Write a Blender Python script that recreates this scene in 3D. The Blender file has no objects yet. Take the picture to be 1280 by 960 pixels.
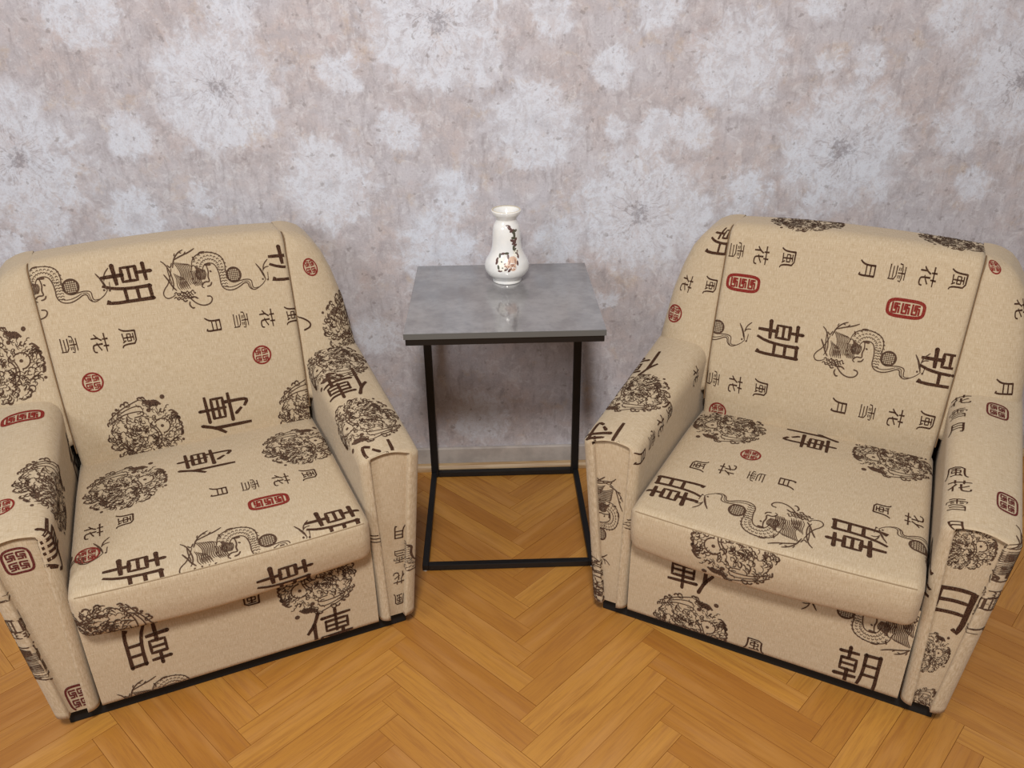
import bpy, bmesh, math, random
import numpy as np
from mathutils import Matrix, Vector

SC = bpy.context.scene
COL = SC.collection
# ------------------------------------------------------------------ camera
CAM_H, FPX, PITCH, ROLL = 1.31, 1045.3, .4723, .0125
def cam_axes():
    c, s = math.cos(PITCH), math.sin(PITCH)
    fwd = np.array([0, c, -s]); right = np.array([1., 0, 0]); down = np.cross(fwd, right)
    cr, sr = math.cos(ROLL), math.sin(ROLL)
    return cr*right + sr*down, -sr*right + cr*down, fwd
_r, _d, _f = cam_axes()
cd = bpy.data.cameras.new('camera'); cam = bpy.data.objects.new('camera', cd); COL.objects.link(cam)
cam.matrix_world = Matrix(((_r[0], -_d[0], -_f[0], 0), (_r[1], -_d[1], -_f[1], 0), (_r[2], -_d[2], -_f[2], CAM_H), (0, 0, 0, 1)))
cd.sensor_width = 36; cd.lens = 36*FPX/1280; cd.clip_start = .02
SC.camera = cam
# ------------------------------------------------------------------ light
W = bpy.data.worlds.new('world'); SC.world = W; W.use_nodes = True
W.node_tree.nodes['Background'].inputs[0].default_value = (1.0, .95, .90, 1)
W.node_tree.nodes['Background'].inputs[1].default_value = .27
def area(name, loc, target, size, power, color):
    ld = bpy.data.lights.new(name, 'AREA'); ld.shape = 'DISK'; ld.size = size; ld.energy = power; ld.color = color
    o = bpy.data.objects.new(name, ld); COL.objects.link(o); o.location = loc
    o.rotation_euler = (Vector(target) - Vector(loc)).to_track_quat('-Z', 'Y').to_euler()
    return o
area('ceiling_lamp', (-.06, -.40, 2.6), (0, 1.4, .4), .42, 66, (1.0, .955, .90))
area('window_light', (-1.7, -.5, 1.9), (.4, 1.7, .3), 1.0, 22, (.93, .97, 1.0))
SC.view_settings.view_transform = 'Standard'; SC.view_settings.look = 'None'
SC.view_settings.exposure = 0.0; SC.view_settings.gamma = 1.0; SC.view_settings.use_curve_mapping = False
# ------------------------------------------------------------------ helpers
def mesh_obj(name, verts, faces, mat, parent=None, smooth=False, uv=None, loc=None):
    me = bpy.data.meshes.new(name)
    me.from_pydata([tuple(map(float, v)) for v in verts], [], [tuple(map(int, f)) for f in faces])
    if uv is not None:
        l = me.uv_layers.new(name='UVMap')
        idx = np.empty(len(me.loops), dtype=np.int32); me.loops.foreach_get('vertex_index', idx)
        l.data.foreach_set('uv', np.asarray(uv, dtype=np.float32)[idx].ravel())
    me.materials.append(mat)
    if smooth: me.polygons.foreach_set('use_smooth', [True]*len(me.polygons))
    me.update()
    o = bpy.data.objects.new(name, me); COL.objects.link(o)
    if parent: o.parent = parent
    if loc: o.location = loc
    return o
def fix_normals(o):
    bm = bmesh.new(); bm.from_mesh(o.data); bmesh.ops.recalc_face_normals(bm, faces=bm.faces); bm.to_mesh(o.data); bm.free()
    return o
def box_geo(x0, x1, y0, y1, z0, z1, b=0.0):
    bm = bmesh.new(); bmesh.ops.create_cube(bm, size=1)
    for v in bm.verts:
        v.co = ((x0+x1)/2 + v.co.x*(x1-x0), (y0+y1)/2 + v.co.y*(y1-y0), (z0+z1)/2 + v.co.z*(z1-z0))
    if b: bmesh.ops.bevel(bm, geom=bm.edges[:], offset=b, segments=2, profile=.5, affect='EDGES')
    vs = [tuple(v.co) for v in bm.verts]; bm.verts.index_update(); fs = [[v.index for v in f.verts] for f in bm.faces]
    bm.free(); return vs, fs
def box(name, x0, x1, y0, y1, z0, z1, mat, parent=None, b=0.0):
    vs, fs = box_geo(x0, x1, y0, y1, z0, z1, b)
    return mesh_obj(name, vs, fs, mat, parent)
def empty(name, loc, rz=0):
    o = bpy.data.objects.new(name, None); COL.objects.link(o); o.location = loc; o.rotation_euler = (0, 0, rz); o.empty_display_size = .05
    return o
def tag(o, label=None, cat=None, group=None, kind=None):
    if label: o['label'] = label
    if cat: o['category'] = cat
    if group: o['group'] = group
    if kind: o['kind'] = kind
    return o
def srgb(r, g, b):
    f = lambda c: (c/255/12.92 if c/255 <= .04045 else ((c/255+.055)/1.055)**2.4)
    return (f(r), f(g), f(b), 1)
# ------------------------------------------------------------------ materials
class NT:
    def __init__(self, name):
        self.m = bpy.data.materials.new(name); self.m.use_nodes = True; self.t = self.m.node_tree
        self.b = self.t.nodes['Principled BSDF']
    def n(self, typ, **kw):
        nd = self.t.nodes.new(typ)
        for k, v in kw.items(): setattr(nd, k, v)
        return nd
    def put(self, sock, v):
        if isinstance(v, bpy.types.NodeSocket): self.t.links.new(v, sock)
        elif v is not None: sock.default_value = v
    def math(self, op, a, b=None, c=None, clamp=False):
        nd = self.n('ShaderNodeMath', operation=op, use_clamp=clamp)
        for i, v in enumerate((a, b, c)): self.put(nd.inputs[i], v)
        return nd.outputs[0]
    def vmath(self, op, a, b=None, scale=None):
        nd = self.n('ShaderNodeVectorMath', operation=op); self.put(nd.inputs[0], a); self.put(nd.inputs[1], b)
        if scale is not None: self.put(nd.inputs['Scale'], scale)
        return nd.outputs['Value'] if op in ('LENGTH', 'DOT_PRODUCT', 'DISTANCE') else nd.outputs[0]
    def noise(self, vec, scale, detail=3, rough=.55, dist=0.0):
        nd = self.n('ShaderNodeTexNoise'); self.put(nd.inputs['Vector'], vec); nd.inputs['Scale'].default_value = scale
        nd.inputs['Detail'].default_value = detail; nd.inputs['Roughness'].default_value = rough; nd.inputs['Distortion'].default_value = dist
        return nd.outputs[0]
    def mapr(self, v, a, b, c=0., d=1., smooth=True):
        nd = self.n('ShaderNodeMapRange', interpolation_type='SMOOTHSTEP' if smooth else 'LINEAR'); self.put(nd.inputs[0], v)
        for i, x in enumerate((a, b, c, d)): nd.inputs[i+1].default_value = x
        return nd.outputs[0]
    def mix(self, fac, a, b, mode='MIX'):
        nd = self.n('ShaderNodeMix', data_type='RGBA', blend_type=mode); self.put(nd.inputs[0], fac); self.put(nd.inputs[6], a); self.put(nd.inputs[7], b)
        return nd.outputs[2]
    def scale(self, vec, s):
        return self.vmath('MULTIPLY', vec, s)
    def uv(self): return self.n('ShaderNodeTexCoord').outputs['UV']
    def obj(self): return self.n('ShaderNodeTexCoord').outputs['Object']
    def bump(self, h, strength, dist):
        nd = self.n('ShaderNodeBump'); nd.inputs['Strength'].default_value = strength; nd.inputs['Distance'].default_value = dist
        self.put(nd.inputs['Height'], h); self.put(self.b.inputs['Normal'], nd.outputs[0])
    def set(self, **kw):
        for k, v in kw.items(): self.put(self.b.inputs[k.replace('_', ' ')], v)
        return self.m
def plain(name, col, rough=.6, **kw):
    t = NT(name); return t.set(Base_Color=col, Roughness=rough, **kw)

def mat_fabric():
    t = NT('woven_beige_fabric'); uv = t.uv()
    rib = t.noise(t.scale(uv, (1.0, .07, 1)), 1100, 2)
    weft = t.noise(t.scale(uv, (.07, 1.0, 1)), 900, 2)
    slub = t.noise(t.scale(uv, (.12, 1.0, 1)), 330, 3)
    big = t.noise(uv, 7, 3)
    c = t.mix(t.mapr(rib, .3, .7), srgb(176, 156, 128), srgb(200, 183, 158))
    c = t.mix(t.math('MULTIPLY', t.mapr(weft, .40, .70), .40), c, srgb(166, 144, 114))
    c = t.mix(t.math('MULTIPLY', t.mapr(slub, .50, .74), .30), c, srgb(160, 136, 102))
    c = t.mix(t.math('MULTIPLY', t.mapr(big, .35, .7), .18), c, srgb(194, 173, 140))
    t.bump(t.math('ADD', rib, weft), .45, .0007)
    return t.set(Base_Color=c, Roughness=.92, Specular_IOR_Level=.12, Sheen_Weight=.12, Sheen_Roughness=.5)
def mat_print(name, col):
    t = NT(name); uv = t.obj()
    n = t.noise(uv, 700, 2)
    c = t.mix(t.math('MULTIPLY', t.mapr(n, .45, .7), .35), col, srgb(150, 118, 86))
    return t.set(Base_Color=c, Roughness=.95, Specular_IOR_Level=.1)
def mat_wood_plank():
    t = NT('oak_parquet'); o = t.obj()
    rnd = t.n('ShaderNodeObjectInfo').outputs['Random']
    off = t.n('ShaderNodeCombineXYZ'); t.put(off.inputs[0], t.math('MULTIPLY', rnd, 37.)); t.put(off.inputs[1], t.math('MULTIPLY', rnd, 91.)); 
    p = t.vmath('ADD', o, off.outputs[0])
    g1 = t.noise(t.scale(p, (1.6, 26, 1)), 5, 4, .6, .6)
    g2 = t.noise(t.scale(p, (3, 90, 1)), 7, 3, .6)
    broad = t.noise(t.scale(p, (1.2, 9, 1)), 3, 2)
    c = t.mix(rnd, srgb(166, 110, 44), srgb(192, 138, 62))
    c = t.mix(t.math('MULTIPLY', t.mapr(g1, .4, .75), .6), c, srgb(146, 92, 42))
    c = t.mix(t.math('MULTIPLY', t.mapr(g2, .5, .75), .45), c, srgb(134, 84, 40))
    c = t.mix(t.math('MULTIPLY', t.mapr(broad, .45, .75), .4), c, srgb(196, 144, 84))
    t.bump(g2, .08, .001)
    return t.set(Base_Color=c, Roughness=t.mapr(g1, .2, .8, .36, .52), Coat_Weight=.15, Coat_Roughness=.3)
#<GEO>
CHAIR_POSE = {'L': (-.539, 1.253, .412), 'R': (.483, 1.264, -.485)}
def round_poly(pts, step=.006):
    """open polyline of (x, y, radius) corners -> points with arc fillets"""
    out = []
    n = len(pts)
    for i, (x, y, r) in enumerate(pts):
        p = np.array([x, y])
        if i in (0, n-1) or r <= 0: out.append(p); continue
        a = np.array(pts[i-1][:2]) - p; b = np.array(pts[i+1][:2]) - p
        la, lb = np.linalg.norm(a), np.linalg.norm(b); a, b = a/la, b/lb
        ang = math.acos(max(-1, min(1, float(a@b))))
        d = min(r/math.tan(ang/2), la*.49, lb*.49); r = d*math.tan(ang/2)
        cen = p + (a+b)/np.linalg.norm(a+b)*r/math.sin(ang/2)
        v0 = p + a*d - cen; v1 = p + b*d - cen
        t0 = math.atan2(v0[1], v0[0]); dt = (math.atan2(v1[1], v1[0]) - t0 + math.pi) % (2*math.pi) - math.pi
        for k in range(9): out.append(cen + r*np.array([math.cos(t0+dt*k/8), math.sin(t0+dt*k/8)]))
    return np.array(out)
def resample(P, n):
    d = np.concatenate([[0], np.cumsum(np.linalg.norm(np.diff(P, axis=0), axis=1))])
    u = np.linspace(0, d[-1], n)
    return np.stack([np.interp(u, d, P[:, k]) for k in range(P.shape[1])], 1)
def normals2(P):
    t = np.gradient(P, axis=0); t /= np.linalg.norm(t, axis=1, keepdims=True)+1e-12
    return np.stack([-t[:, 1], t[:, 0]], 1)
class Sheet:
    """grid of points P[row t, column s] with metric s, t coordinates"""
    def __init__(self, P, s, t, flip=False):
        self.P, self.s, self.t = P, np.asarray(s), np.asarray(t)
        ds = np.gradient(P, axis=1); dt = np.gradient(P, axis=0)
        N = np.cross(ds, dt); N /= np.linalg.norm(N, axis=2, keepdims=True)+1e-12
        self.N = -N if flip else N; self.hand = -1 if flip else 1
    def at(self, S, T):
        fi = np.interp(T, self.t, np.arange(len(self.t))); fj = np.interp(S, self.s, np.arange(len(self.s)))
        i = np.clip(fi.astype(int), 0, len(self.t)-2); j = np.clip(fj.astype(int), 0, len(self.s)-2)
        a = (fi-i)[:, None]; b = (fj-j)[:, None]
        bl = lambda G: (1-a)*((1-b)*G[i, j]+b*G[i, j+1]) + a*((1-b)*G[i+1, j]+b*G[i+1, j+1])
        ok = (S >= self.s[0]) & (S <= self.s[-1]) & (T >= self.t[0]) & (T <= self.t[-1])
        return bl(self.P), bl(self.N), ok
def arc(P): return np.concatenate([[0], np.cumsum(np.linalg.norm(np.diff(P, axis=0), axis=1))])
def lerp_tab(z, tab):
    a = np.array(tab); return np.interp(z, a[:, 0], a[:, 1])

ZB = .042                                   # underside of the upholstery
def arm_profile(y, n=90):
    k = min(max(y/.45, 0), 1)
    xi = .267 - .013*k; zt = .456 + .047*k
    xo = .390 - .001*k; xob = .354 + .005*k
    P = round_poly([(xi+.010, ZB, 0), (xi, zt-.004, .020+.016*k), ((xi+xo)/2, zt+.008, .2), (xo, zt-.012, .012+.008*k), (xob, ZB, 0)])
    return resample(P, n)
def arm_sheet(side):
    rows = []; svals = []
    r = .017
    prof0 = arm_profile(0.); nrm = normals2(prof0)             # points to the left of travel
    cen = prof0.mean(0)
    if ((prof0+nrm*.01-cen)**2).sum() > ((prof0-cen)**2).sum(): nrm = -nrm
    nrm[:, 1] *= np.clip((prof0[:, 1]-ZB)/.05, 0, 1)*.22       # keep the lower ends level, a thin lip on top
    nrm[:, 0] *= np.where(prof0[:, 0] > cen[0], 1.45, 1.2)     # the outer roll is the fuller one
    pts = []
    first = [(.019, .016), (.0175, .006)] + [(r*(1-math.sin(f)), r*(1-math.cos(f))) for f in np.linspace(0, math.pi/2, 8)]
    for ins, y in first: pts.append((y, prof0 + nrm*ins))
    for y in np.linspace(.03, .66, 40): pts.append((y, arm_profile(y)))
    G = np.array([[(x*side, y, z) for x, z in pr] for y, pr in pts])            # [row along y, profile]
    mid = G[:, 45]
    sv = arc(mid); sv = sv - sv[9]
    tv = arc(G[20])
    # rows = profile (t), columns = y (s)
    return Sheet(np.transpose(G, (1, 0, 2)), sv, tv, flip=(side > 0))
def panel_sheet(side):
    z0, z1 = ZB+.002, .4590
    zs = np.linspace(0, 1, 24); us = np.linspace(0, 1, 12)
    G = np.zeros((24, 12, 3))
    for a, v in enumerate(zs):
        xi = .2815+.005*v; xo = .3300+.0390*v
        for b, u in enumerate(us):
            z = z0 + v*((z1-.010*abs(2*u-1)**2) - z0)
            puff = .004*(1-(2*u-1)**4)*(1-(2*v-1)**8)
            G[a, b] = ((xi+(xo-xi)*u)*side, .011-puff, z)
    return Sheet(G, us*.085, zs*(z1-z0), flip=(side < 0))
def back_front_y(z):
    return lerp_tab(z, [(.25, .405), (.30, .398), (.36, .392), (.42, .402), (.50, .424), (.60, .462), (.70, .505), (.77, .535)])
def back_sheet():
    zz = np.linspace(.28, .70, 8)
    pts = [(back_front_y(z), z, 0) for z in zz] + [(back_front_y(.755)+.004, .762, .042), (.672, .752, .03), (.680, .40, 0)]
    prof = resample(round_poly(pts), 80)
    nrm = normals2(prof); cen = np.array([.57, .55])
    if ((prof+nrm*.01-cen)**2).sum() > ((prof-cen)**2).sum(): nrm = -nrm
    r = .011
    cols = [(.014, -1.0, 0.)] + [(r*(1-math.sin(f)), -1, r*(1-math.cos(f))) for f in np.linspace(0, math.pi/2, 6)]
    cols += [(0, u, None) for u in np.linspace(-.93, .93, 31)]
    cols += [(i, -s_, e) for i, s_, e in cols[:7][::-1]]
    G = np.zeros((80, len(cols), 3)); sv = []
    for j, (ins, u, e) in enumerate(cols):
        q = prof + nrm*ins
        w = lerp_tab(q[:, 1], [(.28, .246), (.36, .246), (.75, .259)])
        x = (w - e)*(-1 if u < 0 else 1) if e is not None else w*u
        arch = .010*(1-(x/.26)**2)*np.clip((q[:, 1]-.62)/.12, 0, 1)
        bul = -.006*(1-(x/.26)**2)*np.sin(np.pi*np.clip((q[:, 1]-.34)/.40, 0, 1))*(q[:, 0] < .6)
        G[:, j] = np.stack([x, q[:, 0]+bul, q[:, 1]+arch], 1); sv.append(x[40])
    return Sheet(G, np.array(sv)+np.arange(len(sv))*1e-6, arc(prof), flip=False)
WING_X = [(.40, .388), (.46, .386), (.52, .381), (.60, .372), (.66, .358), (.70, .343), (.722, .328), (.738, .312), (.748, .292), (.754, .272)]
def wing_sheet(side):
    zs = np.concatenate([np.linspace(.40, .69, 22), np.linspace(.70, .754, 18)])
    rows = []
    for z in zs:
        xo = float(lerp_tab(z, WING_X)); xs = float(lerp_tab(z, [(.28, .2475), (.36, .2475), (.75, .2605)]))-.002
        xo = max(xo, xs+.004)
        k = max(0., (z-.716)/.0385); ins = .042*(1-math.sqrt(max(0, 1-k*k)))
        yf = back_front_y(z)+.003+ins; yr = .684-ins*.8
        w = xo-xs
        P = round_poly([(xs-.004, yf+.012, 0), (xs, yf+.009, .002), (xs+.005, yf, .005), (xs+w*.55, yf-.002, .1), (xo, yf+.018+.02*w, min(.05, w*.42)), (xo, yr, min(.035, w*.4)), (xs-.004, yr, 0)])
        rows.append([(x*side, y, z) for x, y in resample(P, 60)])
    G = np.array(rows)                                  # rows z (t), columns profile (s)
    return Sheet(G, arc(G[12]), arc(G[:, 12]), flip=(side < 0))
def cushion_sheet():
    prof = resample(round_poly([(.425, .350, 0), (.30, .354, .3), (-.042, .344, .013), (-.046, .29, .10), (-.032, .236, .024), (.40, .236, 0)]), 110)
    nrm = normals2(prof); cen = np.array([.18, .29])
    if ((prof+nrm*.01-cen)**2).sum() > ((prof-cen)**2).sum(): nrm = -nrm
    r = .022
    cols = [(.030, -1, 0.)] + [(r*(1-math.sin(f)), -1, r*(1-math.cos(f))) for f in np.linspace(0, math.pi/2, 8)]
    cols += [(0, u, None) for u in np.linspace(-.90, .90, 35)]
    cols += [(i, -s_, e) for i, s_, e in cols[:9][::-1]]
    G = np.zeros((len(prof), len(cols), 3)); sv = []
    for j, (ins, u, e) in enumerate(cols):
        q = prof + nrm*ins
        w = .2670 - .014*np.clip(q[:, 0]/.42, 0, 1)
        x = (w - e)*(-1 if u < 0 else 1) if e is not None else w*u
        f = 1-(x/.27)**2
        up = .010*f*np.sin(np.pi*np.clip((q[:, 0]+.03)/.47, 0, 1))*(q[:, 1] > .30)
        fr = -.010*f*(q[:, 0] < .05)*np.clip((.05-q[:, 0])/.08, 0, 1)
        sag = -.006*np.cos(x*9+.6)*(q[:, 1] < .30)*(q[:, 0] < .06)
        G[:, j] = np.stack([x, q[:, 0]+fr, q[:, 1]+up+sag], 1); sv.append(x[10])
    S = Sheet(G, np.array(sv)+np.arange(len(sv))*1e-6, arc(prof), flip=True)
    S.edge = float(arc(prof)[((prof-np.array([-.042, .344]))**2).sum(1).argmin()])      # seam along the front edge
    return S
def base_sheet():
    xs = np.linspace(-.272, .272, 30)
    prof = resample(round_poly([(.02, ZB, 0), (.004, ZB+.001, .004), (.002, .15, .3), (.006, .26, 0)]), 30)
    G = np.zeros((30, 30, 3))
    for j, x in enumerate(xs): G[:, j] = np.stack([np.full(30, x), prof[:, 0], prof[:, 1]], 1)
    return Sheet(G, xs, arc(prof), flip=False)
def chair_sheets():
    return {'armL': arm_sheet(-1), 'armR': arm_sheet(1), 'panelL': panel_sheet(-1), 'panelR': panel_sheet(1),
            'back': back_sheet(), 'wingL': wing_sheet(-1), 'wingR': wing_sheet(1), 'seat': cushion_sheet(), 'base': base_sheet()}
#</GEO>
PRINTS = [
    ('L', 'back', 'zhao', -0.0797, 0.435, 0, 0.05, 0.8),
    ('L', 'back', 'zhao', 0.2673, 0.4356, 0, 0.05, 0.8),
    ('L', 'back', 'dragon', 0.1018, 0.4301, 90, 0.074, 1.0),
    ('L', 'back', 'dragon', -0.2236, 0.4522, 90, 0.074, 1.0),
    ('L', 'back', 'feng', 0.2496, 0.3195, 0, 0.0165, 1.25),
    ('L', 'back', 'hua', 0.1926, 0.322, 0, 0.0165, 1.25),
    ('L', 'back', 'xue', 0.1342, 0.3269, 0, 0.0165, 1.25),
    ('L', 'back', 'yue', 0.0746, 0.3269, 0, 0.0165, 1.25),
    ('L', 'back', 'feng', -0.1018, 0.3294, 0, 0.0165, 1.25),
    ('L', 'back', 'hua', -0.1588, 0.3269, 0, 0.0165, 1.25),
    ('L', 'back', 'xue', -0.2185, 0.3318, 0, 0.0165, 1.25),
    ('L', 'back', 'seal_round', 0.1666, 0.2433, 90, 0.021, 1.0),
    ('L', 'back', 'seal_round', -0.1912, 0.2482, 90, 0.021, 1.0),
    ('L', 'back', 'medallion', -0.1121, 0.1204, 90, 0.08, 1.0),
    ('L', 'back', 'medallion', 0.2611, 0.095, 90, 0.08, 1.0),
    ('L', 'back', 'chuan', 0.0642, 0.1278, 180, 0.055, 0.85),
    ('L', 'wingR', 'seal_round', 0.0761, 0.2994, 90, 0.021, 1.0),
    ('L', 'wingR', 'medallion', 0.142, 0.1476, 0, 0.08, 1.0),
    ('L', 'wingR', 'hook', 0.0284, 0.1759, 90, 0.017, 1.0),
    ('L', 'wingL', 'medallion', 0.1011, 0.1863, 90, 0.08, 1.0),
    ('L', 'armR', 'medallion', 0.3526, 0.4678, 180, 0.08, 1.0),
    ('L', 'armR', 'chuan', 0.2571, 0.4702, 180, 0.055, 0.85),
    ('L', 'armR', 'medallion', 0.1072, 0.4678, 180, 0.08, 1.0),
    ('L', 'armR', 'chuan', -0.0324, 0.464, 180, 0.055, 0.85),
    ('L', 'armR', 'yue', -0.0121, 0.2241, 90, 0.0165, 1.25),
    ('L', 'panelR', 'yue', 0.0643, 0.2174, 270, 0.0165, 1.25),
    ('L', 'panelR', 'xue', 0.0643, 0.156, 270, 0.0165, 1.25),
    ('L', 'panelR', 'hua', 0.0643, 0.0998, 270, 0.0165, 1.25),
    ('L', 'panelR', 'feng', 0.0645, 0.0437, 270, 0.0165, 1.25),
    ('L', 'armR', 'dragon', -0.0104, 0.8064, 90, 0.074, 1.0),
    ('L', 'seat', 'medallion', -0.1584, 0.1676, 270, 0.08, 1.0),
    ('L', 'seat', 'medallion', 0.1931, 0.1526, 270, 0.08, 1.0),
    ('L', 'seat', 'chuan', 0.0007, 0.1401, 180, 0.055, 0.85),
    ('L', 'seat', 'feng', 0.1854, 0.2727, 0, 0.0165, 1.25),
    ('L', 'seat', 'hua', 0.1302, 0.2727, 0, 0.0165, 1.25),
    ('L', 'seat', 'xue', 0.0699, 0.2702, 0, 0.0165, 1.25),
    ('L', 'seat', 'yue', 0.0109, 0.2677, 0, 0.0165, 1.25),
    ('L', 'seat', 'feng', -0.161, 0.2852, 0, 0.0165, 1.25),
    ('L', 'seat', 'hua', -0.2149, 0.2952, 0, 0.0165, 1.25),
    ('L', 'seat', 'seal_long', 0.0943, 0.3378, 0, 0.038, 1.0),
    ('L', 'seat', 'seal_round', -0.2238, 0.3628, 270, 0.021, 1.0),
    ('L', 'seat', 'zhao', 0.1918, 0.4454, 0, 0.05, 0.8),
    ('L', 'seat', 'dragon', 0.0366, 0.4379, 270, 0.074, 1.0),
    ('L', 'seat', 'zhao', -0.1494, 0.4404, 0, 0.05, 0.8),
    ('L', 'seat', 'medallion', -0.2123, 0.568, 0, 0.08, 1.0),
    ('L', 'seat', 'zhao', 0.0892, 0.5429, 0, 0.05, 0.8),
    ('L', 'seat', 'dragon', -0.3007, 0.3447, 270, 0.074, 1.0),
    ('L', 'base', 'medallion', 0.157, 0.1642, 270, 0.08, 1.0),
    ('L', 'base', 'chuan', 0.169, 0.0322, 90, 0.055, 0.85),
    ('L', 'base', 'zhao', -0.17, 0.1292, 270, 0.05, 0.8),
    ('L', 'base', 'dragon', -0.134, -0.0063, 90, 0.074, 1.0),
    ('L', 'base', 'feng', 0.028, 0.1702, 270, 0.0165, 1.25),
    ('L', 'armL', 'chuan', -0.0155, 0.3874, 90, 0.055, 0.85),
    ('L', 'armL', 'medallion', 0.1344, 0.4093, 0, 0.08, 1.0),
    ('L', 'armL', 'seal_long', 0.3611, 0.4848, 90, 0.038, 1.0),
    ('L', 'armL', 'seal_round', 0.0765, 0.5019, 0, 0.021, 1.0),
    ('L', 'armL', 'chuan', 0.4037, 0.3167, 90, 0.055, 0.85),
    ('L', 'panelL', 'seal_square', 0.0435, 0.3651, 90, 0.026, 1.0),
    ('L', 'panelL', 'seal_square', 0.039, 0.0333, 90, 0.034, 1.0),
    ('L', 'armL', 'dragon', -0.0087, 0.7577, 0, 0.074, 1.0),
    ('R', 'back', 'zhao', -0.1056, 0.2704, 0, 0.05, 0.8),
    ('R', 'back', 'zhao', 0.2392, 0.2679, 0, 0.05, 0.8),
    ('R', 'back', 'dragon', 0.0914, 0.2777, 90, 0.074, 1.0),
    ('R', 'back', 'dragon', -0.2849, 0.2803, 90, 0.074, 1.0),
    ('R', 'back', 'feng', -0.1199, 0.4449, 0, 0.0165, 1.25),
    ('R', 'back', 'hua', -0.1783, 0.4449, 0, 0.0165, 1.25),
    ('R', 'back', 'xue', -0.2353, 0.4498, 0, 0.0165, 1.25),
    ('R', 'back', 'feng', 0.2211, 0.4498, 0, 0.0165, 1.25),
    ('R', 'back', 'hua', 0.164, 0.4473, 0, 0.0165, 1.25),
    ('R', 'back', 'xue', 0.1044, 0.4449, 0, 0.0165, 1.25),
    ('R', 'back', 'yue', 0.0461, 0.4424, 0, 0.0165, 1.25),
    ('R', 'back', 'feng', -0.1277, 0.1548, 0, 0.0165, 1.25),
    ('R', 'back', 'hua', -0.1873, 0.1524, 0, 0.0165, 1.25),
    ('R', 'back', 'xue', -0.2431, 0.1548, 0, 0.0165, 1.25),
    ('R', 'back', 'feng', 0.2302, 0.1548, 0, 0.0165, 1.25),
    ('R', 'back', 'hua', 0.1692, 0.1499, 0, 0.0165, 1.25),
    ('R', 'back', 'xue', 0.1096, 0.1499, 0, 0.0165, 1.25),
    ('R', 'back', 'yue', 0.0499, 0.1499, 0, 0.0165, 1.25),
    ('R', 'back', 'seal_long', -0.2081, 0.381, 180, 0.038, 1.0),
    ('R', 'back', 'seal_long', 0.1368, 0.3785, 180, 0.038, 1.0),
    ('R', 'back', 'seal_round', -0.2223, 0.0787, 90, 0.021, 1.0),
    ('R', 'back', 'medallion', -0.1056, 0.5849, 90, 0.08, 1.0),
    ('R', 'back', 'medallion', 0.2055, 0.5948, 90, 0.08, 1.0),
    ('R', 'wingL', 'zhao', 0.0329, 0.3538, 180, 0.05, 0.8),
    ('R', 'wingL', 'feng', 0.0364, 0.2439, 180, 0.0165, 1.25),
    ('R', 'wingL', 'hua', 0.1, 0.2376, 180, 0.0165, 1.25),
    ('R', 'wingL', 'seal_round', 0.1091, 0.1623, 90, 0.021, 1.0),
    ('R', 'wingR', 'seal_round', 0.0591, 0.3779, 0, 0.021, 1.0),
    ('R', 'wingR', 'yue', 0.0988, 0.1277, 0, 0.0165, 1.25),
    ('R', 'wingR', 'hua', 0.1215, 0.2868, 0, 0.0165, 1.25),
    ('R', 'armL', 'chuan', 0.298, 0.5457, 180, 0.055, 0.85),
    ('R', 'armL', 'medallion', 0.1651, 0.5092, 180, 0.08, 1.0),
    ('R', 'armL', 'chuan', -0.0087, 0.514, 180, 0.055, 0.85),
    ('R', 'armL', 'feng', 0.1583, 0.4142, 0, 0.0165, 1.25),
    ('R', 'armL', 'hua', 0.1072, 0.4093, 0, 0.0165, 1.25),
    ('R', 'armL', 'xue', 0.0543, 0.4069, 0, 0.0165, 1.25),
    ('R', 'armL', 'yue', 0.0015, 0.402, 0, 0.0165, 1.25),
    ('R', 'armL', 'hua', 0.3321, 0.4044, 0, 0.0165, 1.25),
    ('R', 'panelL', 'dragon', 0.072, 0.2153, 180, 0.074, 1.0),
    ('R', 'armL', 'medallion', 0.0293, 0.9079, 0, 0.08, 1.0),
    ('R', 'armL', 'dragon', -0.0104, 0.2046, 90, 0.074, 1.0),
    ('R', 'seat', 'medallion', -0.1674, 0.0901, 90, 0.08, 1.0),
    ('R', 'seat', 'chuan', 0.0045, 0.0701, 0, 0.055, 0.85),
    ('R', 'seat', 'medallion', 0.1739, 0.0751, 90, 0.08, 1.0),
    ('R', 'seat', 'feng', -0.1802, 0.2752, 180, 0.0165, 1.25),
    ('R', 'seat', 'hua', -0.1238, 0.2677, 180, 0.0165, 1.25),
    ('R', 'seat', 'xue', -0.0648, 0.2702, 180, 0.0165, 1.25),
    ('R', 'seat', 'yue', -0.0057, 0.2677, 180, 0.0165, 1.25),
    ('R', 'seat', 'feng', 0.17, 0.2727, 180, 0.0165, 1.25),
    ('R', 'seat', 'hua', 0.2265, 0.2777, 180, 0.0165, 1.25),
    ('R', 'seat', 'seal_round', -0.0943, 0.1952, 90, 0.021, 1.0),
    ('R', 'seat', 'dragon', -0.0365, 0.3953, 90, 0.074, 1.0),
    ('R', 'seat', 'zhao', -0.1943, 0.3753, 180, 0.05, 0.8),
    ('R', 'seat', 'zhao', 0.1392, 0.3778, 180, 0.05, 0.8),
    ('R', 'seat', 'medallion', -0.0532, 0.4804, 90, 0.08, 1.0),
    ('R', 'seat', 'dragon', 0.2731, 0.3584, 90, 0.074, 1.0),
    ('R', 'base', 'medallion', -0.134, 0.0312, 90, 0.08, 1.0),
    ('R', 'base', 'chuan', -0.144, 0.1782, 270, 0.055, 0.85),
    ('R', 'base', 'feng', 0.0, 0.0332, 90, 0.0165, 1.25),
    ('R', 'base', 'zhao', 0.194, 0.0562, 90, 0.05, 0.8),
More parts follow.
